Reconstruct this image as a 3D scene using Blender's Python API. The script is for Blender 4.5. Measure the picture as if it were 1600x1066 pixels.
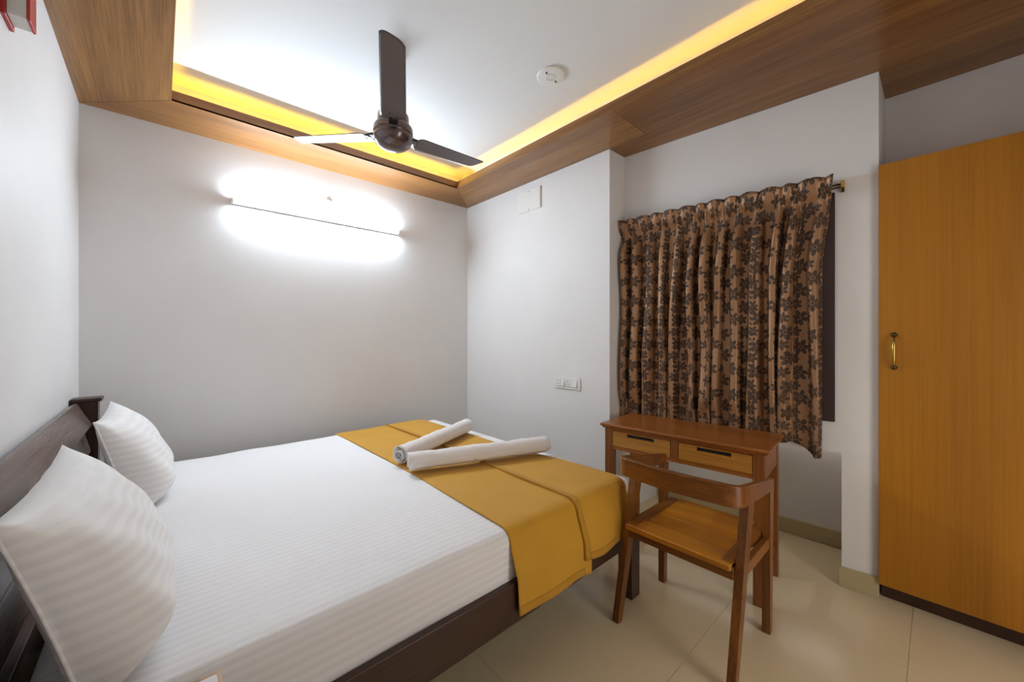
import bpy, bmesh, math, random
from mathutils import Vector, Matrix
random.seed(7)
for o in list(bpy.data.objects):
    bpy.data.objects.remove(o, do_unlink=True)
scene = bpy.context.scene
col = scene.collection
PI = math.pi
R = math.radians

# ------------------------------------------------------------------ camera
cam = bpy.data.cameras.new('camera')
cam.sensor_width = 36.0
cam.lens = 36.0 * 605 / 1600
cam.shift_y = (526 - 533) / 1600
cam.clip_start = 0.02
cam_o = bpy.data.objects.new('camera', cam)
cam_o.location = (0, 0, 1.29)
cam_o.rotation_euler = (R(90), 0, R(-42.25))
col.objects.link(cam_o)
scene.camera = cam_o

# ------------------------------------------------------------------ world, exposure
w = bpy.data.worlds.new('world')
scene.world = w
w.use_nodes = True
w.node_tree.nodes['Background'].inputs[0].default_value = (1.0, 0.94, 0.86, 1)
w.node_tree.nodes['Background'].inputs[1].default_value = 3.1      # added fill light, entering by a doorway made up for it
TUBE = 258.0
COVE = 18.5
vs = scene.view_settings
vs.view_transform = 'Standard'
vs.look = 'None'
vs.gamma = 1.0
vs.use_curve_mapping = False
vs.exposure = 0.18

# ------------------------------------------------------------------ helpers
def lin(c):
    out = []
    for v in c[:3]:
        v = v / 255.0
        out.append(v / 12.92 if v <= 0.04045 else ((v + 0.055) / 1.055) ** 2.4)
    return (*out, 1.0)

class MB:
    def __init__(s):
        s.v = []; s.f = []; s.uv = None
    def add(s, vs_, fs):
        n = len(s.v)
        s.v += [tuple(p) for p in vs_]
        s.f += [tuple(i + n for i in f) for f in fs]
        return s
    def box(s, x0, x1, y0, y1, z0, z1):
        return s.add([(x0,y0,z0),(x1,y0,z0),(x1,y1,z0),(x0,y1,z0),(x0,y0,z1),(x1,y0,z1),(x1,y1,z1),(x0,y1,z1)],
                     [(0,3,2,1),(4,5,6,7),(0,1,5,4),(1,2,6,5),(2,3,7,6),(3,0,4,7)])
    def prism(s, poly, z0, z1):
        """horizontal polygon (counter-clockwise) extruded in z"""
        n = len(poly)
        a = sum(poly[i][0]*poly[(i+1)%n][1]-poly[(i+1)%n][0]*poly[i][1] for i in range(n))
        if a < 0: poly = poly[::-1]
        v = [(x,y,z0) for x,y in poly] + [(x,y,z1) for x,y in poly]
        f = [tuple(range(n-1,-1,-1)), tuple(range(n,2*n))] + [(i,(i+1)%n,n+(i+1)%n,n+i) for i in range(n)]
        return s.add(v, f)
    def bar(s, p0, p1, w0, w1, up=(0,1,0)):
        """tapering four-sided bar; w=(width along side, width along up)"""
        p0 = Vector(p0); p1 = Vector(p1); d = (p1-p0).normalized()
        up = Vector(up); side = d.cross(up).normalized(); up = side.cross(d).normalized()
        v = []
        for p, w_ in ((p0,w0),(p1,w1)):
            for a, b in ((-1,-1),(1,-1),(1,1),(-1,1)):
                v.append(p + side*a*w_[0]/2 + up*b*w_[1]/2)
        return s.add(v, [(0,1,2,3),(7,6,5,4),(0,4,5,1),(1,5,6,2),(2,6,7,3),(3,7,4,0)])
    def hexa(s, b, t):
        return s.add(list(b)+list(t), [(3,2,1,0),(4,5,6,7),(0,1,5,4),(1,2,6,5),(2,3,7,6),(3,0,4,7)])
    def lathe(s, prof, c=(0,0,0), axis='Z', n=40, cap=True):
        """prof: list of (radius, height)"""
        v = []
        for r, h in prof:
            for i in range(n):
                a = 2*PI*i/n
                if axis == 'Z': p = (r*math.cos(a), r*math.sin(a), h)
                elif axis == 'Y': p = (r*math.cos(a), h, r*math.sin(a))
                else: p = (h, r*math.cos(a), r*math.sin(a))
                v.append((c[0]+p[0], c[1]+p[1], c[2]+p[2]))
        f = []
        m = len(prof)
        for j in range(m-1):
            for i in range(n):
                k = (i+1) % n
                f.append((j*n+i, j*n+k, (j+1)*n+k, (j+1)*n+i))
        if cap:
            f.append(tuple(range(n-1,-1,-1))); f.append(tuple((m-1)*n+i for i in range(n)))
        return s.add(v, f)
    def tube(s, pts, r, n=10):
        pts = [Vector(p) for p in pts]
        rings = []
        for i, p in enumerate(pts):
            d = (pts[min(i+1,len(pts)-1)] - pts[max(i-1,0)]).normalized()
            a = Vector((0,0,1)) if abs(d.z) < .9 else Vector((1,0,0))
            x = d.cross(a).normalized(); y = d.cross(x)
            rr = r[i] if isinstance(r, (list,tuple)) else r
            rings.append([p + (x*math.cos(2*PI*k/n)+y*math.sin(2*PI*k/n))*rr for k in range(n)])
        v = [q for g in rings for q in g]
        f = []
        for j in range(len(pts)-1):
            for k in range(n):
                f.append((j*n+k, j*n+(k+1)%n, (j+1)*n+(k+1)%n, (j+1)*n+k))
        f.append(tuple(range(n-1,-1,-1))); f.append(tuple((len(pts)-1)*n+k for k in range(n)))
        return s.add(v, f)
    def grid(s, fn, nu, nv, closed_u=False):
        v = [fn(i/(nu if closed_u else nu-1), j/(nv-1)) for j in range(nv) for i in range(nu)]
        f = []
        for j in range(nv-1):
            for i in range(nu if closed_u else nu-1):
                k = (i+1) % nu
                f.append((j*nu+i, j*nu+k, (j+1)*nu+k, (j+1)*nu+i))
        return s.add(v, f)
    def build(s, name, m, parent=None, off=None, smooth=False, bevel=0, seg=2, solid=0, uv=None, subsurf=0, fix=True):
        if off is None:
            off = parent.get('_o', (0,0,0)) if parent is not None else (0,0,0)
        me = bpy.data.meshes.new(name)
        me.from_pydata([(x-off[0], y-off[1], z-off[2]) for x, y, z in s.v], [], s.f)
        if fix:
            b = bmesh.new(); b.from_mesh(me)
            bmesh.ops.recalc_face_normals(b, faces=b.faces)
            b.to_mesh(me); b.free()
        if uv:
            l = me.uv_layers.new(name='UVMap')
            for lp in me.loops:
                l.data[lp.index].uv = uv[lp.vertex_index]
        if smooth:
            for p in me.polygons: p.use_smooth = True
        me.materials.append(m)
        o = bpy.data.objects.new(name, me); col.objects.link(o)
        if parent is not None:
            o.parent = parent; o['_o'] = off
        if solid:
            md = o.modifiers.new('solid', 'SOLIDIFY'); md.thickness = solid; md.offset = 0
        if bevel:
            md = o.modifiers.new('bevel', 'BEVEL'); md.width = bevel; md.segments = seg; md.limit_method = 'ANGLE'; md.angle_limit = R(35)
            if not smooth:
                for p in me.polygons: p.use_smooth = True
                md.harden_normals = True
        if subsurf:
            md = o.modifiers.new('sub', 'SUBSURF'); md.levels = subsurf; md.render_levels = subsurf
        return o

def tag(o, label=None, cat=None, group=None, kind=None):
    if label: o['label'] = label
    if cat: o['category'] = cat
    if group: o['group'] = group
    if kind: o['kind'] = kind
    return o
def thing(name, loc, label, cat, group=None, rz=0, local=False):
    o = bpy.data.objects.new(name, None); col.objects.link(o)
    o.location = loc; o.rotation_euler = (0,0,rz); o.empty_display_size = .1
    o['_o'] = (0,0,0) if local else tuple(loc)
    return tag(o, label, cat, group)
def box(*a): return MB().box(*a)
def struct(o, label, kind='structure'):
    return tag(o, label, None, None, kind)

# ------------------------------------------------------------------ node maths
class E:
    t = None
    def __init__(s, sock): s.s = sock
    @staticmethod
    def op(o, *a):
        n = E.t.nodes.new('ShaderNodeMath'); n.operation = o
        for i, x in enumerate(a):
            if isinstance(x, E): E.t.links.new(x.s, n.inputs[i])
            else: n.inputs[i].default_value = x
        return E(n.outputs[0])
    def __add__(s, o): return E.op('ADD', s, o)
    __radd__ = __add__
    def __sub__(s, o): return E.op('SUBTRACT', s, o)
    def __rsub__(s, o): return E.op('SUBTRACT', o, s)
    def __mul__(s, o): return E.op('MULTIPLY', s, o)
    __rmul__ = __mul__
    def __truediv__(s, o): return E.op('DIVIDE', s, o)
    def lt(s, o): return E.op('LESS_THAN', s, o)
    def gt(s, o): return E.op('GREATER_THAN', s, o)
    def frac(s): return E.op('FRACT', s)
    def floor(s): return E.op('FLOOR', s)
    def abs(s): return E.op('ABSOLUTE', s)
    def sin(s): return E.op('SINE', s)
    def cos(s): return E.op('COSINE', s)
    def pow(s, o): return E.op('POWER', s, o)
    def max(s, o): return E.op('MAXIMUM', s, o)
    def min(s, o): return E.op('MINIMUM', s, o)
    def mod(s, o): return E.op('FLOORED_MODULO', s, o)

def newmat(name):
    m = bpy.data.materials.new(name); m.use_nodes = True
    t = m.node_tree; E.t = t
    return m, t, t.nodes['Principled BSDF']
def setp(b, **k):
    names = dict(rough='Roughness', metal='Metallic', spec='Specular IOR Level', coat='Coat Weight', coatr='Coat Roughness', sheen='Sheen Weight', emit='Emission Strength')
    for a, v in k.items(): b.inputs[names[a]].default_value = v
def noise(t, vec, scale, detail=3, rough=.55, dist=0):
    n = t.nodes.new('ShaderNodeTexNoise'); n.inputs['Scale'].default_value = scale
    n.inputs['Detail'].default_value = detail; n.inputs['Roughness'].default_value = rough; n.inputs['Distortion'].default_value = dist
    if vec is not None: t.links.new(vec, n.inputs['Vector'])
    return n.outputs['Fac']
def objvec(t, scale=(1,1,1), loc=(0,0,0)):
    c = t.nodes.new('ShaderNodeTexCoord'); m = t.nodes.new('ShaderNodeMapping')
    m.inputs['Scale'].default_value = scale; m.inputs['Location'].default_value = loc
    t.links.new(c.outputs['Object'], m.inputs['Vector'])
    return m.outputs['Vector']
def ramp(t, fac, stops):
    r = t.nodes.new('ShaderNodeValToRGB'); el = r.color_ramp.elements
    while len(el) < len(stops): el.new(.5)
    for e, (p, c) in zip(el, stops): e.position = p; e.color = c
    t.links.new(fac, r.inputs['Fac'])
    return r.outputs['Color']
def bump(t, b, h, strength, dist):
    n = t.nodes.new('ShaderNodeBump'); n.inputs['Strength'].default_value = strength; n.inputs['Distance'].default_value = dist
    t.links.new(h, n.inputs['Height']); t.links.new(n.outputs['Normal'], b.inputs['Normal'])

def plain(name, c, rough=.5, var=.04, scale=6, **k):
    m, t, b = newmat(name)
    L = lin(c)
    f = noise(t, objvec(t), scale, 4)
    lo = tuple(x*(1-var) for x in L[:3])+(1,); hi = tuple(min(1, x*(1+var)) for x in L[:3])+(1,)
    t.links.new(ramp(t, f, [(.3, lo), (.7, hi)]), b.inputs['Base Color'])
    setp(b, rough=rough, **k)
    return m
def wood(name, dark, light, axis='Y', rough=.35, fine=1.0, wave=1.0, coat=0.0, loc=(0,0,0)):
    m, t, b = newmat(name)
    sc = {'X':(.7,14,14), 'Y':(14,.7,14), 'Z':(14,14,.7)}[axis]
    sf = {'X':(3,190,190), 'Y':(190,3,190), 'Z':(190,190,3)}[axis]
    n1 = E(noise(t, objvec(t, tuple(x*wave for x in sc), loc), 1.0, 5, .6, .6))
    n2 = E(noise(t, objvec(t, tuple(x*fine for x in sf), loc), 1.0, 3, .6))
    n3 = E(noise(t, objvec(t, tuple(.35*x for x in sc), loc), 1.0, 2, .5))
    fac = n1*.36 + n2*.40 + n3*.24
    d, l = lin(dark), lin(light)
    mid = tuple((a+c)/2 for a, c in zip(d, l))
    t.links.new(ramp(t, fac.s, [(.36, d), (.5, mid), (.64, l)]), b.inputs['Base Color'])
    bump(t, b, n2.s, .06, .002)
    setp(b, rough=rough, coat=coat, coatr=.15)
    return m
def fabric(name, c, rough=.85, stripe=None, var=.03, wrinkle=.3, weave=True):
    m, t, b = newmat(name)
    L = lin(c)
    big = E(noise(t, objvec(t), 3.0, 4, .6, .4))
    h = big*wrinkle
    colf = noise(t, objvec(t), 5, 3)
    lo = tuple(x*(1-var) for x in L[:3])+(1,)
    cc = ramp(t, colf, [(.3, lo), (.7, L)])
    if stripe:
        axis, period, amt = stripe
        tc = t.nodes.new('ShaderNodeTexCoord'); sp = t.nodes.new('ShaderNodeSeparateXYZ')
        t.links.new(tc.outputs['Object'], sp.inputs[0])
        if axis == 'YZ': q = E(sp.outputs[1]) + E(sp.outputs[2])
        else: q = E(sp.outputs['XYZ'.index(axis)])
        st = ((q*(2*PI/period)).sin()*2.5).max(-1.0).min(1.0)*.5 + .5
        h = h + st*.02*amt
        mx = t.nodes.new('ShaderNodeMix'); mx.data_type = 'RGBA'
        t.links.new((st*.5).s, mx.inputs['Factor'])
        t.links.new(cc, mx.inputs[6]); mx.inputs[7].default_value = tuple(x*(1-.09*amt) for x in L[:3])+(1,)
        cc = mx.outputs[2]
        t.links.new((.8 - st*.25).s, b.inputs['Roughness'])
    else:
        setp(b, rough=rough)
    if weave:
        wv = E(noise(t, objvec(t), 420, 2))
        h = h + wv*.012
    t.links.new(cc, b.inputs['Base Color'])
    bump(t, b, h.s, .5, .03)
    setp(b, sheen=.15, spec=.2)
    return m
def emit(name, c, strength):
    m, t, b = newmat(name)
    b.inputs['Base Color'].default_value = (.8,.8,.8,1)
    b.inputs['Emission Color'].default_value = c
    setp(b, emit=strength)
    return m

M = {}
M['wall'] = plain('wall_paint', (229,227,226), .55, .02, 2.5, spec=.3)
M['ceil'] = plain('ceiling_paint', (232,232,232), .7, .01, 2)
M['soffit_x'] = wood('veneer_x', (100,62,28), (160,110,58), 'X', .33, 1, 1)
M['soffit_y'] = wood('veneer_y', (104,66,30), (166,118,64), 'Y', .26, 1, 1)
M['soffit_y2'] = wood('veneer_y_second', (98,60,27), (156,108,56), 'Y', .26, 1, 1, loc=(3,1,0))
M['ward'] = wood('golden_veneer', (150,94,6), (178,116,12), 'Z', .42, .6, .45)
M['desk_x'] = wood('desk_wood_x', (100,54,22), (156,96,46), 'X', .3, .7, 1)
M['desk_y'] = wood('desk_wood_y', (112,60,20), (172,102,40), 'Y', .28, .7, 1)
M['desk_z'] = wood('desk_wood_z', (100,54,20), (154,94,44), 'Z', .32, .7, 1)
M['drawer'] = wood('drawer_wood', (136,82,24), (196,138,56), 'Y', .35, .8, 1.4)
M['chair_x'] = wood('chair_wood_x', (90,50,16), (152,94,34), 'X', .3, .7, 1)
M['chair_y'] = wood('chair_wood_y', (84,46,14), (142,84,30), 'Y', .28, .7, 1)
M['chair_z'] = wood('chair_wood_z', (84,46,14), (144,88,32), 'Z', .3, .7, 1)
M['seat'] = wood('seat_wood', (140,80,8), (206,136,30), 'Y', .28, .7, .9)
M['bed_x'] = wood('bed_wood_x', (44,26,18), (74,44,30), 'X', .35, .8, 1)
M['bed_y_glare'] = wood('bed_wood_y_glare', (98,80,72), (128,108,100), 'Y', .27, .8, 1)  # paler than the other bed wood: glare of the white wall painted in
M['bed_z'] = wood('bed_wood_z', (46,28,22), (76,48,36), 'Z', .35, .8, 1)
M['sheet'] = fabric('sheet_cotton', (246,244,244), .8, ('YZ', .027, 1.5), .02, .25)
M['pillow'] = fabric('pillow_cotton', (246,244,243), .8, ('Z', .026, 1.5), .02, .35)
M['towel'] = fabric('towel_terry', (238,233,230), .95, None, .05, .5)
M['runner'] = fabric('runner_cloth', (206,152,44), .7, None, .06, .22)
M['runner_hem'] = fabric('runner_hem_cloth', (192,138,38), .75, None, .06, .15)
M['tile'] = plain('floor_tile_beige', (222,204,168), .2, .05, 2.2)
M['grout'] = plain('grout', (205,190,160), .6)
M['skirt'] = plain('skirting_tile', (186,170,132), .3, .05, 3)
M['plastic'] = plain('white_plastic', (232,230,226), .35, .01)
M['plastic_grey'] = plain('grey_white_plastic', (214,212,208), .4, .01)
M['dark'] = plain('dark_hole', (22,20,20), .6)
M['red'] = plain('red_plastic', (176,40,34), .35, .02)
M['brass'] = plain('antique_brass', (196,164,92), .25, .08, 40, metal=1.0)
M['brass_dark'] = plain('tarnished_brass', (92,76,52), .35, .1, 40, metal=1.0)
M['steel'] = plain('steel', (170,170,172), .25, .03, metal=1.0)
M['fan'] = plain('fan_brown_enamel', (92,80,78), .3, .03, spec=.6)
M['fan_motor'] = plain('fan_motor_enamel', (112,98,98), .16, .03, metal=.7)
M['fan_dark'] = plain('fan_bracket_black', (40,36,40), .35, .03, metal=.4)
M['win'] = plain('window_brown_paint', (58,38,36), .5, .03)
M['laminate'] = plain('pale_laminate', (222,210,206), .4, .02)
M['tube'] = emit('tube_glow', (.74,.87,1,1), TUBE)
M['led'] = emit('led_strip_glow', (1,.56,.03,1), COVE)

def curtain_mat():
    m, t, b = newmat('floral_satin')
    tc = t.nodes.new('ShaderNodeTexCoord'); sp = t.nodes.new('ShaderNodeSeparateXYZ')
    t.links.new(tc.outputs['UV'], sp.inputs[0])
    U, V = E(sp.outputs[0]), E(sp.outputs[1])
    def white(a, c):
        n = t.nodes.new('ShaderNodeTexWhiteNoise'); n.noise_dimensions = '2D'
        cb = t.nodes.new('ShaderNodeCombineXYZ'); t.links.new(a.s, cb.inputs[0]); t.links.new(c.s, cb.inputs[1])
        t.links.new(cb.outputs[0], n.inputs['Vector'])
        return E(n.outputs['Value'])
    def flowers(cw, ch, rad, du, dv, seed):
        u = U/cw + du; ci = u.floor()
        v = V/ch + dv + ci.mod(2.0)*.5; cj = v.floor()
        rnd = white(ci+seed, cj); rnd2 = white(ci+seed+31, cj+7)
        x = (u.frac()-.5)*cw + (rnd-.5)*.016; y = (v.frac()-.5)*ch + (rnd2-.5)*.02
        r = (x*x+y*y).pow(.5); th = E.op('ARCTAN2', y, x) + rnd*6.28
        t6 = (th.mod(PI/3)) - PI/6
        px_ = r*t6.cos() - rad*.60; py_ = r*t6.sin()
        q = (px_/(rad*.40)).pow(2.0) + (py_/(rad*.25)).pow(2.0)
        core = r.lt(rad*.16)
        return q.lt(1.0).max(core), (py_*(2200.0*.036/rad)).sin()*.35 + .5 - q*.25
    f1, s1 = flowers(.094, .146, .043, .0, .0, 3)
    f2, s2 = flowers(.094, .146, .031, .28, .5, 11)
    # little leaves in rows
    u = U/.047; ci = u.floor(); v = V/.030 + ci.mod(2.0)*.5
    x = (u.frac()-.5)*.047; y = (v.frac()-.5)*.030
    sx = x.abs() - .009
    lf = ((sx/.0065).pow(2.0) + ((y - sx*.8)/.0095).pow(2.0)).lt(1.0) * ci.mod(4.0).lt(.5)
    mask = f1.max(f2).max(lf)
    fl = (s1*f1 + s2*f2)*.5
    fibre = E(noise(t, objvec(t), 350, 2))
    mx = t.nodes.new('ShaderNodeMix'); mx.data_type = 'RGBA'
    t.links.new(mask.s, mx.inputs['Factor'])
    t.links.new(ramp(t, fibre.s, [(.3, lin((146,108,76))), (.7, lin((174,132,96)))]), mx.inputs[6])
    t.links.new(ramp(t, fl.s, [(.0, lin((58,43,33))), (.6, lin((100,78,62)))]), mx.inputs[7])
    t.links.new(mx.outputs[2], b.inputs['Base Color'])
    t.links.new((.44 + mask*.2).s, b.inputs['Roughness'])
    t.links.new((.40 - mask*.2).s, b.inputs['Metallic'])
    bump(t, b, (mask*.6 + fibre*.3).s, .25, .003)
    return m
M['curtain'] = curtain_mat()

# ------------------------------------------------------------------ measures of the room
XL, XP, XW, XN = -0.338, 2.325, 2.963, 3.03          # left wall, right pier, wardrobe wall, niche back
YF, YB = 3.237, -0.95                               # far wall, wall behind the camera
ZS, ZL, ZC = 2.60, 2.66, 2.75                      # soffit, top of its lip, ceiling
LX0, LX1, LY0, LY1 = 0.046, 1.945, -0.45, 2.862     # opening of the soffit
A = Vector((2.515, 1.545)); B = Vector((2.628, 0.198))   # foot line of the window wall
TT = (B-A).normalized(); NN = Vector((TT.y, -TT.x))      # along it, and into the room
def W(s, off, z): p = A + TT*s + NN*off; return (p.x, p.y, z)
LW = (B-A).length

# ------------------------------------------------------------------ shell
fl = box(XL-.2, XN+.3, YB-.2, YF+.2, -.12, -.004).build('floor', M['grout'])
struct(fl, 'beige polished tile floor')
ys = [.68 + .6*k for k in range(-4, 6)]; xs = [-.25-1.2, -.25, .95, 2.15, 3.35]
for y0 in ys:
    for k in range(len(xs)-1):
        x0, x1 = max(xs[k], XL), min(xs[k+1], XN+.02); a, c = max(y0, YB), min(y0+.6, YF)
        if x1-x0 < .05 or c-a < .05: continue
        g = .0005
        box(x0+g, x1-g, a+g, c-g, -.012, 0).build('tile', M['tile'], fl, bevel=.0004, seg=1)
struct(box(XL-.2, XN+.3, YB-.2, YF+.2, ZC, ZC+.12).build('ceiling', M['ceil']), 'white recessed ceiling panel glowing yellow at its edges')
struct(box(XL-.15, XL, YB, YF, 0, ZC).build('wall_left', M['wall']), 'white wall behind the headboard')
struct(box(XL-.15, XN+.3, YF, YF+.15, 0, ZC).build('wall_far', M['wall']), 'white wall carrying the tube light')
DX0, DX1, DZ = 1.10, 2.00, 2.05  # invented opening behind the camera, added to brighten the near side
struct(MB().box(XL-.15,DX0,YB-.15,YB,0,ZC).box(DX1,XN+.3,YB-.15,YB,0,ZC).box(DX0,DX1,YB-.15,YB,DZ,ZC).build('wall_back', M['wall']), 'white wall behind the camera with an opening added for fill light')
dr1 = bpy.data.objects.new('added_door_1', None); col.objects.link(dr1); dr1['_o'] = (0,0,0)
struct(dr1, 'brown frame of an unseen doorway added to let in fill light')
box(DX0,DX0+.05,YB-.14,YB+.012,0,DZ-.05).build('added_door_jamb', M['win'], dr1, bevel=.003)
box(DX1-.05,DX1,YB-.14,YB+.012,0,DZ-.05).build('added_door_jamb', M['win'], dr1, bevel=.003)
box(DX0,DX1,YB-.14,YB+.012,DZ-.05,DZ).build('added_door_head', M['win'], dr1, bevel=.003)
struct(box(XP, XN+.3, 1.545, YF, 0, ZC).build('wall_right', M['wall']), 'white pier wall with the switch plate beside the curtain')
# window wall with the low niche under it
NZ, NS = .685, 1.212
m = MB()
a0 = W(0,0,0); b0 = W(LW,0,0); n0 = W(NS,0,0)
m.prism([(a0[0],a0[1]), (b0[0],b0[1]), (XW+.02,b0[1]), (XW+.02,1.545)], NZ, ZC)
m.prism([(n0[0],n0[1]), (b0[0],b0[1]), (XN+.3,b0[1]), (XN+.3,n0[1])], 0, NZ)
m.prism([(XN-.02,1.545), (XN+.045,n0[1]), (XN+.3,n0[1]), (XN+.3,1.545)], 0, NZ)
struct(m.build('wall_window', M['wall']), 'white window wall with a low niche under the sill')
struct(box(XW, XN+.3, YB, .198, 0, ZC).build('wall_alcove', M['wall']), 'white wall above and behind the wardrobe')
# skirting
sk = MB(); p = W(NS-.012,.012,0); q = W(LW,.012,0)
sk.prism([(p[0],p[1]), (q[0],q[1]), W(LW,0,0)[:2], W(NS-.012,0,0)[:2]], 0, .1)
struct(sk.build('baseboard_window', M['skirt'], bevel=.003), 'beige tile skirting at the foot of the window pier')
sk = MB(); sk.prism([(XN-.032,1.545), (XN+.033,n0[1]+.001), (XN+.045,n0[1]+.001), (XN-.02,1.545)], 0, .1)
struct(sk.build('baseboard_niche', M['skirt'], bevel=.003), 'beige tile skirting inside the niche behind the desk')
struct(box(XP-.012, XP, 1.545, YF, 0, .1).build('baseboard_right', M['skirt'], bevel=.003), 'beige tile skirting behind the foot of the bed')
struct(box(XL, XP-.012, YF-.012, YF, 0, .1).build('baseboard_far', M['skirt'], bevel=.003), 'beige tile skirting along the far wall')
struct(box(XL, XL+.012, YB, YF-.012, 0, .1).build('baseboard_left', M['skirt'], bevel=.003), 'beige tile skirting behind the headboard')

# ------------------------------------------------------------------ wooden soffit with its lip
so = bpy.data.objects.new('trim_1', None); col.objects.link(so); so['_o'] = (0,0,0)
struct(so, 'brown wood veneer soffit framing the recessed ceiling')
T = .012
def panel(poly, mat): MB().prism(poly, ZS, ZS+T).build('panel', mat, so, bevel=.0012, seg=1)
g = .0008
panel([(XL,YF-g), (XP-g,YF-g), (LX1-g,LY1), (LX0+g,LY1)], M['soffit_x'])
panel([(XL,YF-2*g), (LX0,LY1-g), (LX0,LY0), (XL,YB)], M['soffit_y'])
panel([(LX1,LY1-g), (XP-g,YF-2*g), (XP-g,1.27), (LX1,1.27)], M['soffit_y'])
panel([(LX1,1.27-2*g), (XP-g,1.27-2*g), (XP-g,YB), (LX1,LY0)], M['soffit_y2'])
panel([(XP,1.545), (a0[0],1.545), (b0[0],b0[1]), (XW,b0[1]), (XW,YB), (XP,YB)], M['soffit_y2'])
panel([(XL,YB+g), (LX0,LY0-g), (LX1,LY0-g), (XP,YB+g)], M['soffit_x'])
lt = .02
box(LX0-lt, LX1+lt, LY1, LY1+lt, ZS+T, ZL).build('lip', M['soffit_x'], so)
box(LX0, LX1, LY1, LY1+.0015, ZS, ZS+T).build('lip', M['soffit_x'], so)
box(LX0-lt, LX0, LY0, LY1, ZS+T, ZL).build('lip', M['soffit_y'], so)
box(LX1, LX1+lt, LY0, LY1, ZS+T, ZL).build('lip', M['soffit_y'], so)
box(LX0-lt, LX1+lt, LY0-lt, LY0, ZS+T, ZL).build('lip', M['soffit_x'], so)

# ------------------------------------------------------------------ cove light strips behind the lip
def strip(name_label, x0, x1, y0, y1):
    c = ((x0+x1)/2, (y0+y1)/2, ZS+T)
    t = thing('led_strip', c, name_label, 'light strip', 'warm light strips hidden in the ceiling cove')
    box(x0-.002,x1+.002,y0-.002,y1+.002,ZS+T,ZS+T+.004).build('carrier', M['plastic'], t)
    z = ZS+T+.005
    MB().add([(x0,y0,z),(x1,y0,z),(x1,y1,z),(x0,y1,z)],[(0,1,2,3)]).build('diodes', M['led'], t, fix=False)
strip('yellow light strip above the soffit along the tube light wall', LX0, LX1, LY1+lt+.024, LY1+lt+.046)
strip('yellow light strip above the soffit on the curtain side', LX1+lt+.020, LX1+lt+.032, LY0, LY1)
strip('yellow light strip above the soffit on the headboard side', LX0-lt-.044, LX0-lt-.028, LY0, LY1)
CD = .105
for q in ((LX0-CD-.01,LX1+CD+.01,LY1+CD,LY1+CD+.01),(LX0-CD-.01,LX0-CD,LY0,LY1+CD),(LX1+CD,LX1+CD+.01,LY0,LY1+CD)):
    box(*q,ZS+T,ZC).build('cove_board', M['ceil'], so)

# ------------------------------------------------------------------ window behind the curtain
win = bpy.data.objects.new('window_1', None); col.objects.link(win); win['_o'] = (0,0,0)
struct(win, 'dark brown window frame mostly hidden by the curtain')
def wbox(s0, s1, o0, o1, z0, z1):
    return MB().hexa([W(s0,o1,z0),W(s1,o1,z0),W(s1,o0,z0),W(s0,o0,z0)], [W(s0,o1,z1),W(s1,o1,z1),W(s1,o0,z1),W(s0,o0,z1)])
wx0, wx1, wz0, wz1 = .03, 1.186, .845, 2.04
for s0, s1, z0, z1 in ((wx0,wx0+.06,wz0,wz1),(wx1-.075,wx1,wz0,wz1),(wx0+.06,wx1-.075,wz0,wz0+.06),(wx0+.06,wx1-.075,wz1-.06,wz1),(.57,.62,wz0+.06,wz1-.06)):
    wbox(s0,s1,0,.02,z0,z1).build('frame', M['win'], win, bevel=.002, seg=1)
wbox(wx0+.06,.57,0,.008,wz0+.06,wz1-.06).build('shutter', M['win'], win)
wbox(.62,wx1-.075,0,.008,wz0+.06,wz1-.06).build('shutter', M['win'], win)

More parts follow.
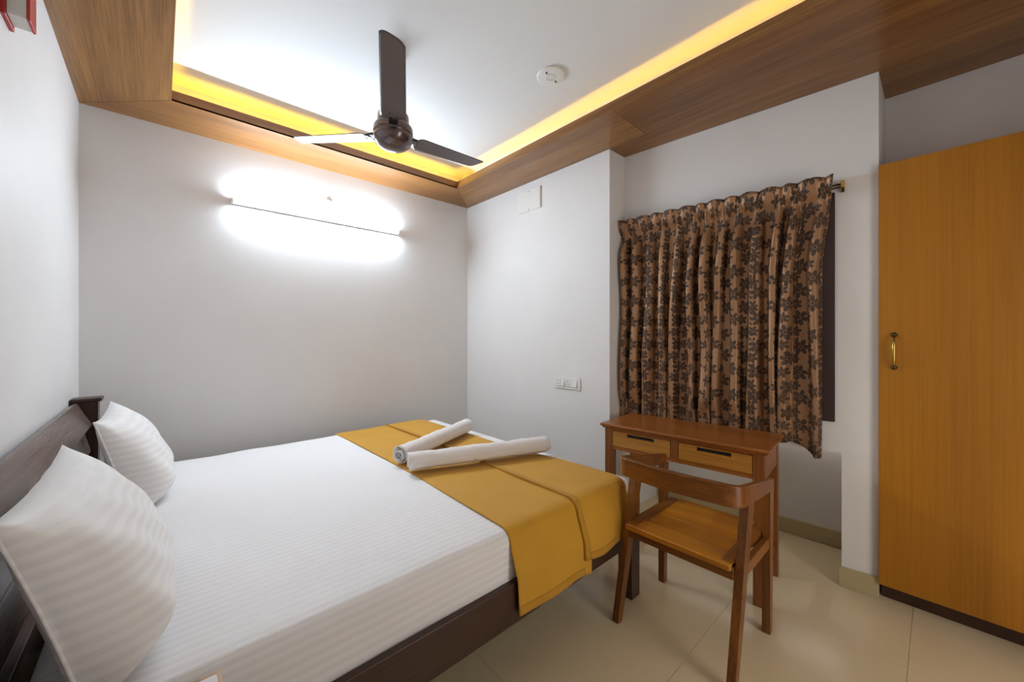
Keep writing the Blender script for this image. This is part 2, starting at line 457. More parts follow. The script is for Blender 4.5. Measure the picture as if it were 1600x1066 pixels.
# ------------------------------------------------------------------ curtain and rod
CS0, CS1, CZT, CZB = -.002, 1.185, 2.115, .70
rc_ = random.Random(5)
NR = 13
ridges = []
for k in range(NR):
    c0 = (k+.5)/NR + rc_.uniform(-.012,.012)
    ridges.append((c0, rc_.uniform(-.013,.013), rc_.uniform(.020,.027), rc_.uniform(.75,1.1), rc_.uniform(0,6.28), rc_.uniform(-.5,.5)))
def sm(x): x = min(1, max(0, x)); return x*x*(3-2*x)
def cpt(u, v):
    """u across, v from the hem (0) to the heading (1)"""
    z = CZB + (CZT-CZB)*v
    d = CZT - z
    low = min(1, d/1.4)
    fold = 0.0; knot = 0.0; f_near = 9
    for c0, dr, wd_, am, p, sk_ in ridges:
        c = c0 + dr*sm((d-.1)/1.0) + .006*math.sin(2.6*d+p)*sm(d/.5)
        wd2 = wd_*(1 + .28*low*math.sin(p+1.3*d))*(.72+.28*sm((d-.06)/.3))
        t_ = (u-c)/wd2 * (1 + .35*sk_*(1 if u > c else -1))
        fold = max(fold, am*math.exp(-abs(t_*1.02)**5.0))
        if abs(u-c) < abs(f_near): f_near = u-c
    # small crease on the ridges
    amp = .084*sm((d-.03)/.25)
    off = .026 + amp*fold*(.82+.18*math.sin(7*d+9*u)) + .003*math.sin(31*u+9*d)*low
    head = math.cos(PI*f_near*NR)                     # 1 at the pleat, 0 between
    hd = 1-sm((d-.07)/.08)
    puff = abs(math.sin(PI*f_near*NR))
    top = .034 + .036*puff**.55*(1-.45*sm((d-.05)/.06)) + .012*math.exp(-((d-.095)/.02)**2)*(1-puff) + .030*max(0, 1-d/.10)
    if d < .16:
        off = off*(1-hd) + top*hd
        off += .034*math.exp(-(f_near*NR/.07)**2)*math.exp(-((d-.08)/.05)**2)
    span0 = CS0 - .028*low; span1 = CS1 - .05*min(1, d/.45)
    s = span0 + (span1-span0)*u
    zz = z + (.006*(1-abs(head))**.7 - .004)*max(0, 1-d/.07)
    if v < .12: zz += (.010*math.sin(23*u+1)+.006*math.sin(51*u))*(1-v/.12)
    if u > .93: zz -= .035*sm((u-.93)/.05)*(1-v)**2
    if z < .92 and u < .93:
        k = sm((.92-z)/.15); off = off*(1-k) + min(off, .070)*k
    return W(s, max(off, .024), zz)
NU, NV = 420, 80
cm = MB().grid(cpt, NU, NV)
arc = [0.0]
for i in range(1, NU):
    arc.append(arc[-1] + (Vector(cpt(i/(NU-1), .6))-Vector(cpt((i-1)/(NU-1), .6))).length)
uvs = [(arc[i], CZB+(CZT-CZB)*j/(NV-1)) for j in range(NV) for i in range(NU)]
cur = thing('curtain', W(.6,.05,.7), 'dark brown floral satin curtain with pinch pleats', 'curtain')
cm.build('cloth', M['curtain'], cur, smooth=True, solid=.0016, uv=uvs, fix=False)
hem = MB()
hem.grid(lambda u, v: tuple(Vector(cpt(u, .052+.004*v)) + Vector((NN.x,NN.y,0))*.0022), NU, 2)
hem.build('hem_seam', M['curtain'], cur, smooth=True, uv=[(arc[i], .01) for j in range(2) for i in range(NU)], fix=False)

rod = thing('curtain_rod', W(.6,.045,2.05), 'brass curtain rod with a square end bracket above the curtain', 'curtain rod')
RZ = 2.068
MB().tube([W(.012,.032,RZ+.004), W(1.215,.032,RZ+.004)], .006, 12).build('rod', M['steel'], rod, smooth=True)
MB().tube([W(.012,.034,RZ-.012), W(1.215,.034,RZ-.012)], .004, 10).build('rod', M['brass_dark'], rod, smooth=True)
for s in (.014, 1.218):
    e = wbox(s-.007, s+.007, .0, .055, RZ-.018, RZ+.016).build('bracket', M['brass'], rod, bevel=.002)
    wbox(s-.006, s+.006, .0, .02, RZ-.032, RZ-.018).build('bracket_foot', M['brass_dark'], e, bevel=.002)

# ------------------------------------------------------------------ wardrobe
wd = thing('wardrobe', (2.78,-.35,0), 'tall golden brown wooden wardrobe with a brass pull', 'wardrobe')
WF = 2.60
box(WF+.02, XW-.002, -.86, .194, .085, 2.125).build('carcass', M['ward'], wd)
for y0, y1 in ((-.318,.197), (-.86,-.322)):
    d = box(WF, WF+.019, y0, y1, .08, 2.127).build('door', M['ward'], wd, bevel=.0015, seg=1)
    hy = .142 if y1 > 0 else -.70
    pts = []
    for k in range(13):
        f = k/12; pts.append((WF-.006-.026*math.sin(PI*f)**.7, hy, 1.142+.156*f))
    rr = [.0045+.0035*math.sin(PI*k/12) for k in range(13)]
    h = MB().tube(pts, rr, 12).build('handle', M['brass'], d, smooth=True)
    for hz in (1.142, 1.298):
        MB().lathe([(.0115,0),(.0115,-.004),(.008,-.010),(.003,-.012)], (WF,hy,hz), 'X', 20).build('rosette', M['brass_dark'], d, smooth=True)
box(WF+.06, XW-.01, -.85, .19, 0, .085).build('plinth', M['bed_x'], wd)

# ------------------------------------------------------------------ bed
HY0, HY1 = 1.005, 3.00
bed = thing('bed', (.75,2,0), 'dark brown wooden double bed with slatted headboard', 'bed')
for y0 in (HY0, HY1-.075):
    pst = box(XL+.005, -.238, y0, y0+.075, 0, .955).build('headboard_post', M['bed_z'], bed, bevel=.003)
    box(XL+.002, -.223, y0-.018, y0+.093, .955, .974).build('cap', M['bed_z'], pst, bevel=.006, seg=3)
def rail_tilt(name, x0, z0, x1, z1, th, ya, yb):
    d = Vector((x1-x0, z1-z0)).normalized(); n = Vector((-d.y, d.x))
    if n.x > 0: n = -n
    q = [(x0,z0),(x1,z1),(x1+n.x*th,z1+n.y*th),(x0+n.x*th,z0+n.y*th)]
    return MB().hexa([(q[0][0],ya,q[0][1]),(q[1][0],ya,q[1][1]),(q[1][0],yb,q[1][1]),(q[0][0],yb,q[0][1])],
                     [(q[3][0],ya,q[3][1]),(q[2][0],ya,q[2][1]),(q[2][0],yb,q[2][1]),(q[3][0],yb,q[3][1])]).build(name, M['bed_y_glare'], bed, bevel=.006, seg=3)
rail_tilt('headboard_rail', -.258, .835, -.312, .957, .02, HY0+.07, HY1-.07)
rail_tilt('headboard_rail', -.262, .70, -.288, .815, .02, HY0+.07, HY1-.07)
rail_tilt('headboard_rail', -.262, .54, -.280, .66, .02, HY0+.07, HY1-.07)
box(-.29, -.255, HY0+.07, HY1-.07, .25, .50).build('headboard_panel', M['bed_y_glare'], bed, bevel=.003)
box(-.238, 1.702, 1.03, 1.056, .248, .398).build('side_rail', M['bed_x'], bed, bevel=.004)
box(-.238, 1.702, 2.949, 2.975, .248, .398).build('side_rail', M['bed_x'], bed, bevel=.004)
box(1.745, 1.772, 1.082, 2.923, .248, .398).build('foot_rail', M['bed_y_glare'], bed, bevel=.004)
for y0 in (1.005, 2.925):
    box(1.702, 1.777, y0, y0+.076, 0, .398).build('leg', M['bed_z'], bed, bevel=.003)
box(.7, .77, 1.9, 1.97, 0, .33).build('leg', M['bed_z'], bed, bevel=.003)
box(-.235, 1.74, 1.9, 1.97, .30, .345).build('centre_beam', M['bed_x'], bed)
for k in range(9):
    x0 = -.20 + k*.215
    box(x0, x0+.12, 1.057, 2.948, .346, .37).build('slat', M['bed_y_glare'], bed)

# mattress in its sheet, one rounded block with a soft crown
def sheet_fn():
    bm = bmesh.new()
    x0, x1, y0, y1, z0, z1 = -.212, 1.79, 1.056, 2.974, .371, .572
    nx, ny, nz = 60, 58, 10
    m = MB(); rad = .045
    def soft(p):
        x, y_, z = p
        cx = min(max(x, x0+rad), x1-rad); cy = min(max(y_, y0+rad), y1-rad); cz = min(max(z, z0+.02), z1-rad)
        d = Vector((x-cx, y_-cy, z-cz))
        if d.length > 1e-6:
            rr = rad if z >= z1-rad else rad
            d = d.normalized()*min(rad, max(abs(x-cx), abs(y_-cy), abs(z-cz)))
        q = Vector((cx,cy,cz))+d
        if z > z1-.01:
            q.z += .006*math.sin(PI*(x-x0)/(x1-x0))*math.sin(PI*(y_-y0)/(y1-y0))
            q.z += .0016*math.sin(13*x+5*y_)+.0012*math.sin(7*y_-21*x+2)
        elif z < z1-.03:
            q.y += .003*math.sin(9*x+8*z)*(1 if y_ < 2 else -1)
        return tuple(q)
    lx = [x0+(x1-x0)*i/nx for i in range(nx+1)]; lx = sorted(lx+[x0+.012,x0+.025,x1-.012,x1-.025])
    ly = [y0+(y1-y0)*i/ny for i in range(ny+1)]; ly = sorted(ly+[y0+.012,y0+.025,y1-.012,y1-.025])
    lz = [z0+(z1-z0)*i/nz for i in range(nz+1)]
    def face(us, vs_, fn):
        v = [soft(fn(a, c)) for c in vs_ for a in us]; n = len(us)
        m.add(v, [(j*n+i, j*n+i+1, (j+1)*n+i+1, (j+1)*n+i) for j in range(len(vs_)-1) for i in range(n-1)])
    face(lx, ly, lambda a, c: (a,c,z1)); face(lx, ly[::-1], lambda a, c: (a,c,z0))
    face(lx, lz, lambda a, c: (a,y0,c)); face(lx[::-1], lz, lambda a, c: (a,y1,c))
    face(ly, lz, lambda a, c: (x1,a,c)); face(ly[::-1], lz, lambda a, c: (x0,a,c))
    me = bpy.data.meshes.new('t'); me.from_pydata(m.v, [], m.f)
    bm.from_mesh(me); bmesh.ops.remove_doubles(bm, verts=bm.verts, dist=.0004); bm.to_mesh(me); bm.free()
    r = MB(); r.v = [tuple(v.co) for v in me.vertices]; r.f = [tuple(p.vertices) for p in me.polygons]
    bpy.data.meshes.remove(me)
    return r
tag(sheet_fn().build('mattress', M['sheet'], smooth=True), 'mattress tightly wrapped in a white striped sheet on the bed', 'mattress')

# ------------------------------------------------------------------ mustard runner over the foot of the bed
ZTOP = .5745
def drape(x0, x1, lift, hang0, hang1, yfar, seed, flare=.0):
    rnd = random.Random(seed); p = [rnd.uniform(0,6.28) for _ in range(6)]
    L1 = yfar - 1.10                                 # flat length
    arc = .062
    def fn(u, v):
        xr = x1
        if x1 > 1.6: q_ = min(1,max(0,(v-.52)/.25)); xr = x1 + .065*q_*q_*(3-2*q_)
        x = x0 + (xr-x0)*u
        hang = hang0 + (hang1-hang0)*u + .012*math.sin(5*u+p[0])
        tot = L1 + arc + hang
        s = tot*v
        x += .008*math.sin(3.1*v*2+p[1]) * (1 if u < .5 else .6)
        if s < L1:
            y_ = yfar - s; z = ZTOP + lift + .0055*math.sin(PI*max(0,min(1,(x+.212)/1.98)))*math.sin(PI*(y_-1.056)/1.918)
            z += .0025*abs(math.sin(5*y_+3*x+p[2]))*abs(math.sin(9*x-2*y_+p[3]))
        else:
            a = (s-L1)/arc
            if a < 1:
                th = a*PI/2; y_ = 1.10 - (.046+lift)*math.sin(th); z = ZTOP+lift - .046*(1-math.cos(th))
            else:
                h = s-L1-arc; y_ = 1.10-.046-lift - .036*min(1,h/.12) - .012*(h/.3)*(.5+.5*math.sin(9*u+p[4]))
                z = ZTOP-.046 - h
                y_ -= flare*h*(.5+.5*math.sin(14*u+p[5]))
                x += .03*(h/.3)*(.5-u) * .6
        return (x, y_, z)
    return fn, L1
run = thing('bed_runner', (1.3,1.9,ZTOP), 'mustard yellow cloth runner folded across the foot of the bed', 'bed runner')
f1, _ = drape(.955, 1.40, .0015, .235, .275, 2.97, 1)
f2, _ = drape(1.335, 1.655, .0075, .195, .20, 2.965, 2)
g1 = MB().grid(f1, 40, 150); g1.build('lower_layer', M['runner'], run, smooth=True, solid=.003)
g2 = MB().grid(f2, 34, 150); g2.build('folded_layer', M['runner'], run, smooth=True, solid=.004)
def lifted(f, u0, u1, v0, v1, d):
    def q(a, c):
        u = u0+(u1-u0)*a; v = v0+(v1-v0)*c
        p = Vector(f(u, v)); e = .002
        t1 = Vector(f(min(u+e,1), v))-Vector(f(max(u-e,0), v)); t2 = Vector(f(u, min(v+e,1)))-Vector(f(u, max(v-e,0)))
        n = t2.cross(t1).normalized()
        if n.z < -.2 or (abs(n.z) < .2 and n.y > 0): n = -n
        return tuple(p + n*d)
    return q
MB().grid(lifted(f2, -.0, .075, 0, 1, .0045), 4, 150).build('fold_hem', M['runner_hem'], run, smooth=True, solid=.004)
MB().grid(lifted(f1, 0, .9, .985, 1, .0025), 30, 4).build('bottom_hem', M['runner_hem'], run, smooth=True, solid=.002)
MB().grid(lifted(f2, .08, 1, .985, 1, .003), 30, 4).build('bottom_hem', M['runner_hem'], run, smooth=True, solid=.002)

# ------------------------------------------------------------------ rolled towels
def towel(p0, p1, rad, label, seed):
    p0 = Vector(p0); p1 = Vector(p1); d = (p1-p0); L = d.length; d.normalize()
    side = Vector((-d.y, d.x, 0)); up = Vector((0,0,1))
    rnd = random.Random(seed)
    turns = 4.2; n = 150
    def spiral(a):                                   # a from 0 centre to 1 outside
        th = a*turns*2*PI; r = rad*(.14 + .86*a)
        return r*math.cos(th+2.2), r*math.sin(th+2.2)
    def fn(u, v):
        x, z = spiral(u)
        l = L*v
        wv = 1 + .035*math.sin(14*v+seed) + .02*math.sin(37*v+2*seed) + .018*math.sin(83*v+8*u+seed)
        end = min(v, 1-v)
        tele = .012*math.sin(u*9+seed)*(1 if v < .5 else -1)*(max(0, 1-end*12))
        q = p0 + d*(l+tele) + side*(x*wv) + up*(max(z*wv, -rad*.97))
        return tuple(q)
    t = thing('towel', tuple(p0), label, 'towel', 'rolled white towels on the bed runner')
    MB().grid(fn, n, 44).build('roll', M['towel'], t, smooth=True, solid=.0045, fix=False)
    def flap(u, v):                                  # loose outer edge
        x, z = spiral(.985+.02*u); return tuple(p0 + d*(L*(.01+.98*v)) + side*(x*1.05) + up*(z*1.05))
    MB().grid(flap, 6, 30).build('outer_edge', M['towel'], t, smooth=True, solid=.005, fix=False)
    return t
TZ = ZTOP + .050 + .014
towel((.968,1.985,TZ), (1.66,2.315,TZ), .0495, 'rolled white towel with its spiral end toward the pillows', 1)
towel((.958,1.845,TZ), (1.72,1.595,TZ), .0495, 'rolled white towel slanting toward the desk', 2)

# ------------------------------------------------------------------ pillows
def pillow(yc, half, label, seed, lean=24, top=.955, xt=-.205):
    a, hgt, T_ = half, .209, .105
    rnd = random.Random(seed); p = [rnd.uniform(0,6.28) for _ in range(6)]
    lean_ = R(lean)
    upv = Vector((-math.sin(lean_), 0, math.cos(lean_))); nv = Vector((math.cos(lean_), 0, math.sin(lean_)))
    ctr = Vector((xt, yc, top)) - upv*hgt
    def fn(sign):
        def q(u, v):
            s = 2*u-1; r = 2*v-1
            prof = ((1-abs(s)**((2.0+2.6*(1-r)) if sign > 0 else 2.0))*(1-abs(r)**(2.2 if r > 0 or sign < 0 else 5.0)))
            th = T_*max(0, prof)**.5*(1-.22*r)
            ex = s*a*(1-.075*(1-r*r)*abs(s)**3); ez = r*hgt*(1-.09*(1-s*s)*abs(r)**3)
            wr = .004*math.sin(11*s+7*r+p[0])*prof + .003*math.sin(5*r-17*s+p[1])*(1-prof)*min(1,prof*6)
            off = sign*th*(1.36 if sign > 0 else .35) + wr
            sag = -.012*(1-r)*prof
            return tuple(ctr + Vector((0,1,0))*ex + upv*(ez+sag) + nv*off)
        return q
    m = MB(); m.grid(fn(1), 44, 36); m.grid(fn(-1), 44, 36)
    t = thing('pillow', tuple(ctr), label, 'pillow', 'white pillows against the headboard')
    o = m.build('pillow_case', M['pillow'], t, smooth=True, fix=False)
    b = bmesh.new(); b.from_mesh(o.data); bmesh.ops.remove_doubles(b, verts=b.verts, dist=.0008); bmesh.ops.recalc_face_normals(b, faces=b.faces); b.to_mesh(o.data); b.free()
    # stitched border along the open short end
    pts = [fn(1)(0.0, k/30) for k in range(31)]
    MB().tube(pts, .0035, 8).build('end_seam', M['pillow'], t, smooth=True)
    return t
pillow(1.43, .34, 'large white pillow nearest the bedside table', 1, 16, .965, -.218)
pillow(2.53, .34, 'white pillow by the far headboard post', 2, 15, .958, -.19)

# ------------------------------------------------------------------ bedside table (corner in view)
ns = thing('bedside_table', (-.12,.76,0), 'bedside table with pale top and wooden edge, only its corner in view', 'bedside table')
box(-.325,.083,.55,.962,.60,.622).build('table_top', M['laminate'], ns)
for a_ in ((.083,.090,.543,.969),(-.325,.083,.962,.969),(-.325,.083,.543,.55)):
    box(*a_,.60,.6225).build('edge_band', M['drawer'], ns)
box(-.31,.065,.57,.945,.34,.60).build('body', M['bed_x'], ns)
dr = box(.065,.08,.58,.935,.36,.58).build('drawer', M['bed_y_glare'], ns, bevel=.002)
MB().lathe([(.006,0),(.006,.012),(.013,.018),(.010,.026)], (.08,.757,.47), 'X', 16).build('knob', M['brass'], dr, smooth=True)
for x0 in (-.31,.03):
    for y0 in (.57,.91): box(x0,x0+.035,y0,y0+.035,0,.34).build('leg', M['bed_z'], ns)

# ------------------------------------------------------------------ desk
dk = thing('desk', (2.266,.985,0), 'narrow wooden writing desk with two drawers under the curtain', 'desk', rz=R(5), local=True)
DL, DD, DT = .4425, .215, .758
prof = [(0,0),(.012,.004),(.016,.010),(.022,.014),(.022,.022),(.016,.028)]
tp = MB()
zz0 = DT-.030
prof = [(-.016,0),(-.010,.006),(-.010,.010),(0,.016),(0,.025),(-.005,.030)]
v = []; 
for o_, h_ in prof:
    v += [(-DD-o_*-1 if False else -DD-o_, -DL-o_, zz0+h_), (DD+o_, -DL-o_, zz0+h_), (DD+o_, DL+o_, zz0+h_), (-DD-o_, DL+o_, zz0+h_)]
n_ = len(prof)
tp.add(v, [(3,2,1,0)] + [(j*4+i, j*4+(i+1)%4, (j+1)*4+(i+1)%4, (j+1)*4+i) for j in range(n_-1) for i in range(4)] + [tuple((n_-1)*4+i for i in range(4))])
tp.build('desk_top', M['desk_y'], dk, bevel=.0015)
LG = .050; fx, fy = DD-.022, DL-.022
for sx in (-1,1):
    for sy in (-1,1):
        x0, y0 = sx*fx, sy*fy
        xa, ya = (x0, x0-sx*LG), (y0, y0-sy*LG)
        box(min(xa),max(xa),min(ya),max(ya),0,zz0).build('leg', M['desk_z'], dk, bevel=.002)
AZ = .603
box(-fx+.004,-fx+.030,-fy+LG,fy-LG,AZ,AZ+.02).build('front_rail', M['desk_y'], dk, bevel=.0015)
box(-fx+.004,-fx+.030,-fy+LG,fy-LG,zz0-.010,zz0).build('front_rail', M['desk_y'], dk)
box(-fx+.002,-fx+.032,-.021,.021,AZ+.02,zz0-.010).build('centre_stile', M['desk_z'], dk, bevel=.0015)
box(fx-.03,fx-.005,-fy+LG,fy-LG,AZ,zz0).build('back_apron', M['desk_y'], dk)
for sy in (-1,1):
    y0, y1 = sorted((sy*(fy-.004), sy*(fy-.028)))
    box(-fx+LG,fx-LG,y0,y1,AZ,zz0).build('side_apron', M['desk_x'], dk, bevel=.0015)
    y0, y1 = sorted((sy*(fy-.010), sy*(fy-.032)))
    box(-fx+LG,fx-LG,y0,y1,.14,.175).build('side_stretcher', M['desk_x'], dk, bevel=.0015)
box(-fx+.035, fx-.035, -fy+.03, fy-.03, AZ+.002, AZ+.012).build('drawer_floor', M['desk_y'], dk)
for sy in (-1,1):
    y0, y1 = sorted((sy*.0235, sy*(fy-LG-.0025))); z0, z1 = AZ+.0225, zz0-.0125; X0, X1 = -fx+.001, -fx+.02
    yc = (y0+y1)/2 + .0; sw = .082; sz = z1-.026
    d = MB()
    d.box(X0,X1,y0,y1,z0,sz); d.box(X0,X1,y0,yc-sw,sz,z1); d.box(X0,X1,yc+sw,y1,sz,z1); d.box(X0,X1,yc-sw,yc+sw,z1-.006,z1)
    d = d.build('drawer', M['drawer'], dk)
    box(X1-.004,X1+.004,yc-sw-.003,yc+sw+.003,sz-.003,z1-.003).build('finger_slot', M['dark'], d)

# ------------------------------------------------------------------ chair
ch = thing('chair', (1.75,.742,0), 'brown wooden armchair with curved backrest tucked toward the desk', 'chair')
YL, YR = .978, .503
for yy in (YL, YR):
    MB().bar((1.53,yy,0), (1.705,yy,.662), (.034,.032), (.064,.034)).build('leg', M['chair_z'], ch, bevel=.003)
    MB().bar((1.962,yy,0), (1.972,yy,.625), (.034,.032), (.050,.034)).build('leg', M['chair_z'], ch, bevel=.003)
# curved back and arm band: path seen from above
path = []
rc = .055; xb = 1.565; ya, yb_ = YR-.010, YL+.010
path.append((1.998, ya+.004))
for k in range(1,7): path.append((1.998-(1.998-xb-rc)*k/6, ya+.004-.004*k/6))
for k in range(1,9):
    a = PI/2*k/8; path.append((xb+rc-rc*math.sin(a), ya+rc-rc*math.cos(a)))
for k in range(1,12):
    f = k/12; path.append((xb-.018*math.sin(PI*f), ya+rc+(yb_-ya-2*rc)*f))
for k in range(0,9):
    a = PI/2*k/8; path.append((xb+rc-rc*math.cos(a), yb_-rc+rc*math.sin(a)))
for k in range(1,7): path.append((xb+rc+(1.998-xb-rc)*k/6, yb_-.004*k/6))
rings = []
for i, (x, y) in enumerate(path):
    q0 = Vector(path[max(i-1,0)]); q1 = Vector(path[min(i+1,len(path)-1)]); d = (q1-q0).normalized(); n = Vector((-d.y, d.x))
    f = min(1, max(0, (x-xb)/(1.998-xb)))
    zt_, zb_ = .742-.078*f, .656-.042*f
    th = .024
    nb = n*th/2
    lean = -.010*(1-f)
    rings.append([(x-nb.x+lean*0, y-nb.y, zb_), (x+nb.x, y+nb.y, zb_), (x+nb.x+lean, y+nb.y, zt_), (x-nb.x+lean, y-nb.y, zt_)])
mm = MB(); v = [p for r in rings for p in r]
f_ = [(3,2,1,0)] + [(i*4+k, i*4+(k+1)%4, (i+1)*4+(k+1)%4, (i+1)*4+k) for i in range(len(rings)-1) for k in range(4)] + [tuple((len(rings)-1)*4+k for k in range(4))]
mm.add(v, f_).build('backrest', M['chair_y'], ch, bevel=.005, seg=3)
SZ = .437
for y0, y1 in ((YR+.018,YR+.062), (YL-.062,YL-.018)):
    box(1.585,2.02,y0,y1,SZ-.03,SZ).build('seat_rail', M['chair_x'], ch, bevel=.004)
w0, w1 = 1.568, 2.03
for k in range(4):
    x0 = w0+(w1-w0)*k/4; x1 = w0+(w1-w0)*(k+1)/4
    dz = (.0, -.006, -.006, -.002); e = (.0,-.006,-.008,-.006,-.001)
    ya_, yb2 = (YR+.0625, YL-.0625) if 0 < k else (YR+.018, YL-.018)
    MB().hexa([(x0+.0004,ya_,SZ-.026),(x1-.0004,ya_,SZ-.026),(x1-.0004,yb2,SZ-.026),(x0+.0004,yb2,SZ-.026)],
              [(x0+.0004,ya_,SZ+.001+e[k]),(x1-.0004,ya_,SZ+.001+e[k+1]),(x1-.0004,yb2,SZ+.001+e[k+1]),(x0+.0004,yb2,SZ+.001+e[k])]).build('seat_plank', M['seat'], ch, bevel=.002 if k else .007, seg=3)
box(1.60,1.625,YR+.017,YL-.017,SZ-.07,SZ-.027).build('apron', M['chair_y'], ch, bevel=.002)
box(1.945,1.97,YR+.017,YL-.017,SZ-.07,SZ-.027).build('apron', M['chair_y'], ch, bevel=.002)
for yy in (YR,YL): box(1.63,1.955,yy-.012,yy+.012,SZ-.065,SZ-.02).build('side_rail', M['chair_x'], ch, bevel=.002)

# ------------------------------------------------------------------ ceiling fan
FC = (.897, 1.906)
fan = thing('ceiling_fan', (FC[0],FC[1],ZC), 'dark brown three bladed ceiling fan', 'ceiling fan')
c3 = (FC[0],FC[1],0)
def lf(prof): return [(r, z) for r, z in prof]
MB().lathe([(.012,ZC-.0005),(.050,ZC-.001),(.056,ZC-.02),(.028,ZC-.075),(.016,ZC-.08)], c3, n=32).build('canopy', M['fan'], fan, smooth=True)
MB().lathe([(.011,ZC-.07),(.011,2.44)], c3, n=20).build('down_rod', M['fan'], fan, smooth=True)
MB().lathe([(.015,2.52),(.027,2.51),(.045,2.465),(.047,2.453),(.018,2.448)], c3, n=32).build('lower_canopy', M['fan'], fan, smooth=True)
MB().lathe([(.018,2.455),(.067,2.45),(.079,2.436),(.081,2.391),(.077,2.382)], c3, n=48).build('motor_top', M['fan_motor'], fan, smooth=True, bevel=.002)
MB().lathe([(.077,2.386),(.095,2.379),(.1007,2.369),(.1007,2.335),(.098,2.330)], c3, n=48).build('motor_ring', M['fan_motor'], fan, smooth=True, bevel=.002)
MB().lathe([(.098,2.331),(.1002,2.327),(.099,2.315),(.088,2.292),(.067,2.274),(.040,2.2645),(.013,2.262),(.002,2.2615)], c3, n=48).build('motor_dome', M['fan_motor'], fan, smooth=True)
ROOT, TIP = .135, .62
for ang in (122.2, 7.6, -115.5):
    a = R(ang); d = Vector((math.cos(a), math.sin(a), 0)); sd = Vector((-d.y, d.x, 0)); base = Vector((FC[0],FC[1],0))
    zr, zt_ = 2.349, 2.398
    def bp(r, s, dz=0):
        f = (r-ROOT)/(TIP-ROOT)
        z = zr+(zt_-zr)*f + s*math.tan(R(-6)) - .8*s*s + dz
        return tuple(base + d*r + sd*s + Vector((0,0,z)))
    nl, nw = 30, 10
    def bl(u, v):
        s0 = (v-.5)*2
        rootr = ROOT + .014*abs(s0)**3 + .011*s0; tipr = TIP - .018*abs(s0)**4 - .018*s0
        r = rootr + (tipr-rootr)*u
        hw = .061 - .013*u
        hw *= min(1, .84 + u*9)
        return bp(r, s0*hw)
    b = MB().grid(bl, nl, nw).build('blade', M['fan'], fan, smooth=True, solid=.0018, fix=False)
    MB().add([bp(.085,-.020,.011),bp(.085,.020,.011),bp(.18,.027,.004),bp(.18,-.027,.004),bp(.085,-.020,.005),bp(.085,.020,.005),bp(.18,.027,.0015),bp(.18,-.027,.0015)],
             [(0,1,2,3),(7,6,5,4),(0,4,5,1),(1,5,6,2),(2,6,7,3),(3,7,4,0)]).build('bracket', M['fan_dark'], b)
    MB().bar(base+d*.076+Vector((0,0,zr+.003)), base+d*.148+Vector((0,0,zr+.005)), (.045,.02), (.04,.008), up=(0,0,1)).build('bracket', M['fan_dark'], b, bevel=.002)
    for rr_, ss in ((.172,-.016),(.158,.016)):
        c = bp(rr_, ss, -.0015)
        MB().lathe([(.004,0),(.004,-.002),(.002,-.003)], c, n=10).build('screw', M['fan_dark'], b, smooth=True)

# ------------------------------------------------------------------ tube light and the fitting above it
tl = thing('tube_light', (.957,3.22,2.205), 'lit white tube light mounted on the far wall', 'tube light')
TX0, TX1, TLZ = .362, 1.552, 2.207
box(TX0,TX1,3.208,YF-.0005,TLZ-.014,TLZ+.014).build('housing', M['plastic'], tl, bevel=.003)
def tub(u, v):
    a = PI*v
    return (TX0+.004+(TX1-TX0-.008)*u, 3.208-.016*math.sin(a), TLZ+.0125*math.cos(a))
MB().grid(tub, 2, 14).build('diffuser', M['tube'], tl, smooth=True)
for x0, x1 in ((TX0-.012,TX0+.004), (TX1-.004,TX1+.012)):
    box(x0,x1,3.188,YF-.0005,TLZ-.016,TLZ+.016).build('end_cap', M['plastic'], tl, bevel=.003)
hk = thing('wall_fitting', (.99,3.22,2.35), 'small round white wall fitting above the tube light', 'wall fitting')
MB().lathe([(.030,0),(.030,-.006),(.022,-.012),(.014,-.014)], (.99,YF,2.35), 'Y', 28).build('rose', M['plastic_grey'], hk, smooth=True, bevel=.001)
MB().lathe([(.014,-.012),(.013,-.028),(.016,-.034),(.012,-.040),(.003,-.042)], (.99,YF,2.35), 'Y', 24).build('knob', M['plastic_grey'], hk, smooth=True)

# ------------------------------------------------------------------ round plate on the ceiling
sd_ = thing('ceiling_plate', (1.617,1.455,ZC), 'round white plate on the ceiling with dark slots', 'ceiling plate')
cc = (1.617,1.455,0)
MB().lathe([(.079,ZC),(.079,ZC-.006),(.074,ZC-.010),(.02,ZC-.0112),(.002,ZC-.0112)], cc, n=56).build('cover', M['plastic'], sd_, smooth=True, bevel=.002)
for r0 in (.0265, .0175):
    ring = MB()
    ring.lathe([(r0,ZC-.0100),(r0,ZC-.0118),(r0+.0012,ZC-.0118),(r0+.0012,ZC-.0100)], cc, n=40, cap=False)
    ring.build('ring', M['steel'], sd_, smooth=True)
for s in (-1,1):
    e = Vector((.70,.55,0)).normalized()
    c = Vector(cc) + Vector((e.y*-1, e.x, 0))*0 + Vector((-.15*s*.0, 0, 0))
    dirv = Vector((.045, .007, 0)) * s
    p = Vector(cc)+dirv
    MB().bar(p+Vector((-.008,-.003,ZC-.0113)), p+Vector((.008,.003,ZC-.0113)), (.006,.003), (.006,.003), up=(0,0,1)).build('slot', M['dark'], sd_)

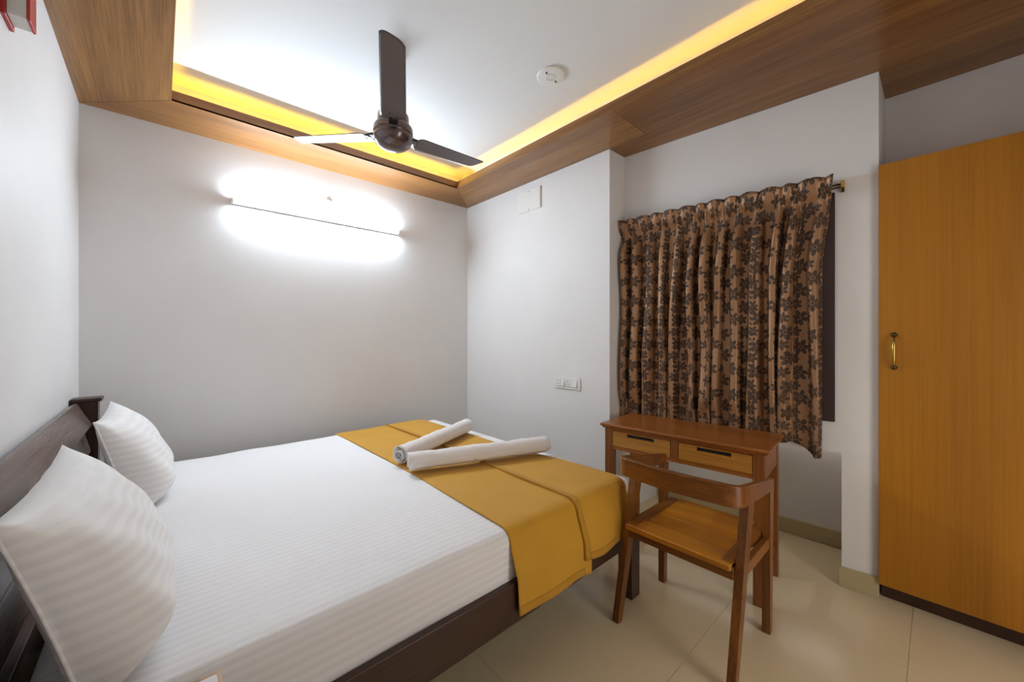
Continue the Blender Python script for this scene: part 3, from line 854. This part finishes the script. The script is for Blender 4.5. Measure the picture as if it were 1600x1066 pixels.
# ------------------------------------------------------------------ blank plate and switch plate on the pier wall
bp_ = thing('cover_plate', (XP,2.335,2.44), 'blank square white cover plate high on the pier wall', 'cover plate')
box(XP-.014,XP-.0003,2.203,2.468,2.357,2.532).build('plate', M['plastic'], bp_, bevel=.0015)
for z in (2.37,2.519): MB().lathe([(.005,-.0135),(.005,-.0155),(.001,-.016)], (XP,2.335,z), 'X', 12).build('screw', M['steel'], bp_)
sw = thing('switch_plate', (XP,1.924,.93), 'white switch plate with two sockets beside the curtain', 'switch plate')
box(XP-.010,XP-.0003,1.796,2.052,.886,.978).build('plate', M['plastic'], sw, bevel=.003)
box(XP-.0125,XP-.009,1.816,2.034,.902,.962).build('module_frame', M['plastic_grey'], sw, bevel=.001)
def modw(y0, y1): return (XP-.0145, XP-.012, y0, y1, .905, .959)
for yc in (2.005, 1.912):
    s_ = box(*modw(yc-.023, yc+.023)).build('socket', M['plastic'], sw, bevel=.001)
    for dy, dz, r_ in ((0,.013,.0045), (.010,-.008,.0035), (-.010,-.008,.0035)):
        MB().lathe([(r_,-.0142),(r_,-.0150)], (XP,yc+dy,.932+dz), 'X', 12).build('socket_hole', M['dark'], s_)
for y0, y1 in ((1.944,1.972),(1.822,1.858)):
    MB().hexa([(XP-.022,y0,.907),(XP-.022,y1,.907),(XP-.012,y1,.907),(XP-.012,y0,.907)], [(XP-.0145,y0,.957),(XP-.0145,y1,.957),(XP-.012,y1,.957),(XP-.012,y0,.957)]).build('rocker_switch', M['plastic'], sw, bevel=.001)
box(XP-.0142,XP-.012,1.862,1.886,.905,.959).build('blank_module', M['plastic'], sw, bevel=.001)

# ------------------------------------------------------------------ red and white box high on the headboard wall
rb = thing('wall_box', (XL,1.85,2.2), 'red and white box high on the wall above the pillows', 'wall box')
box(XL+.010,-.290,1.80,1.87,2.222,2.39).build('body', M['plastic_grey'], rb, bevel=.002)
box(XL+.0005,XL+.010,1.792,1.89,2.214,2.40).build('back_plate', M['red'], rb, bevel=.002)
box(-.290,-.283,1.796,1.872,2.220,2.395).build('front_panel', M['red'], rb, bevel=.002)

for o in bpy.data.objects:
    if '_o' in o: del o['_o']
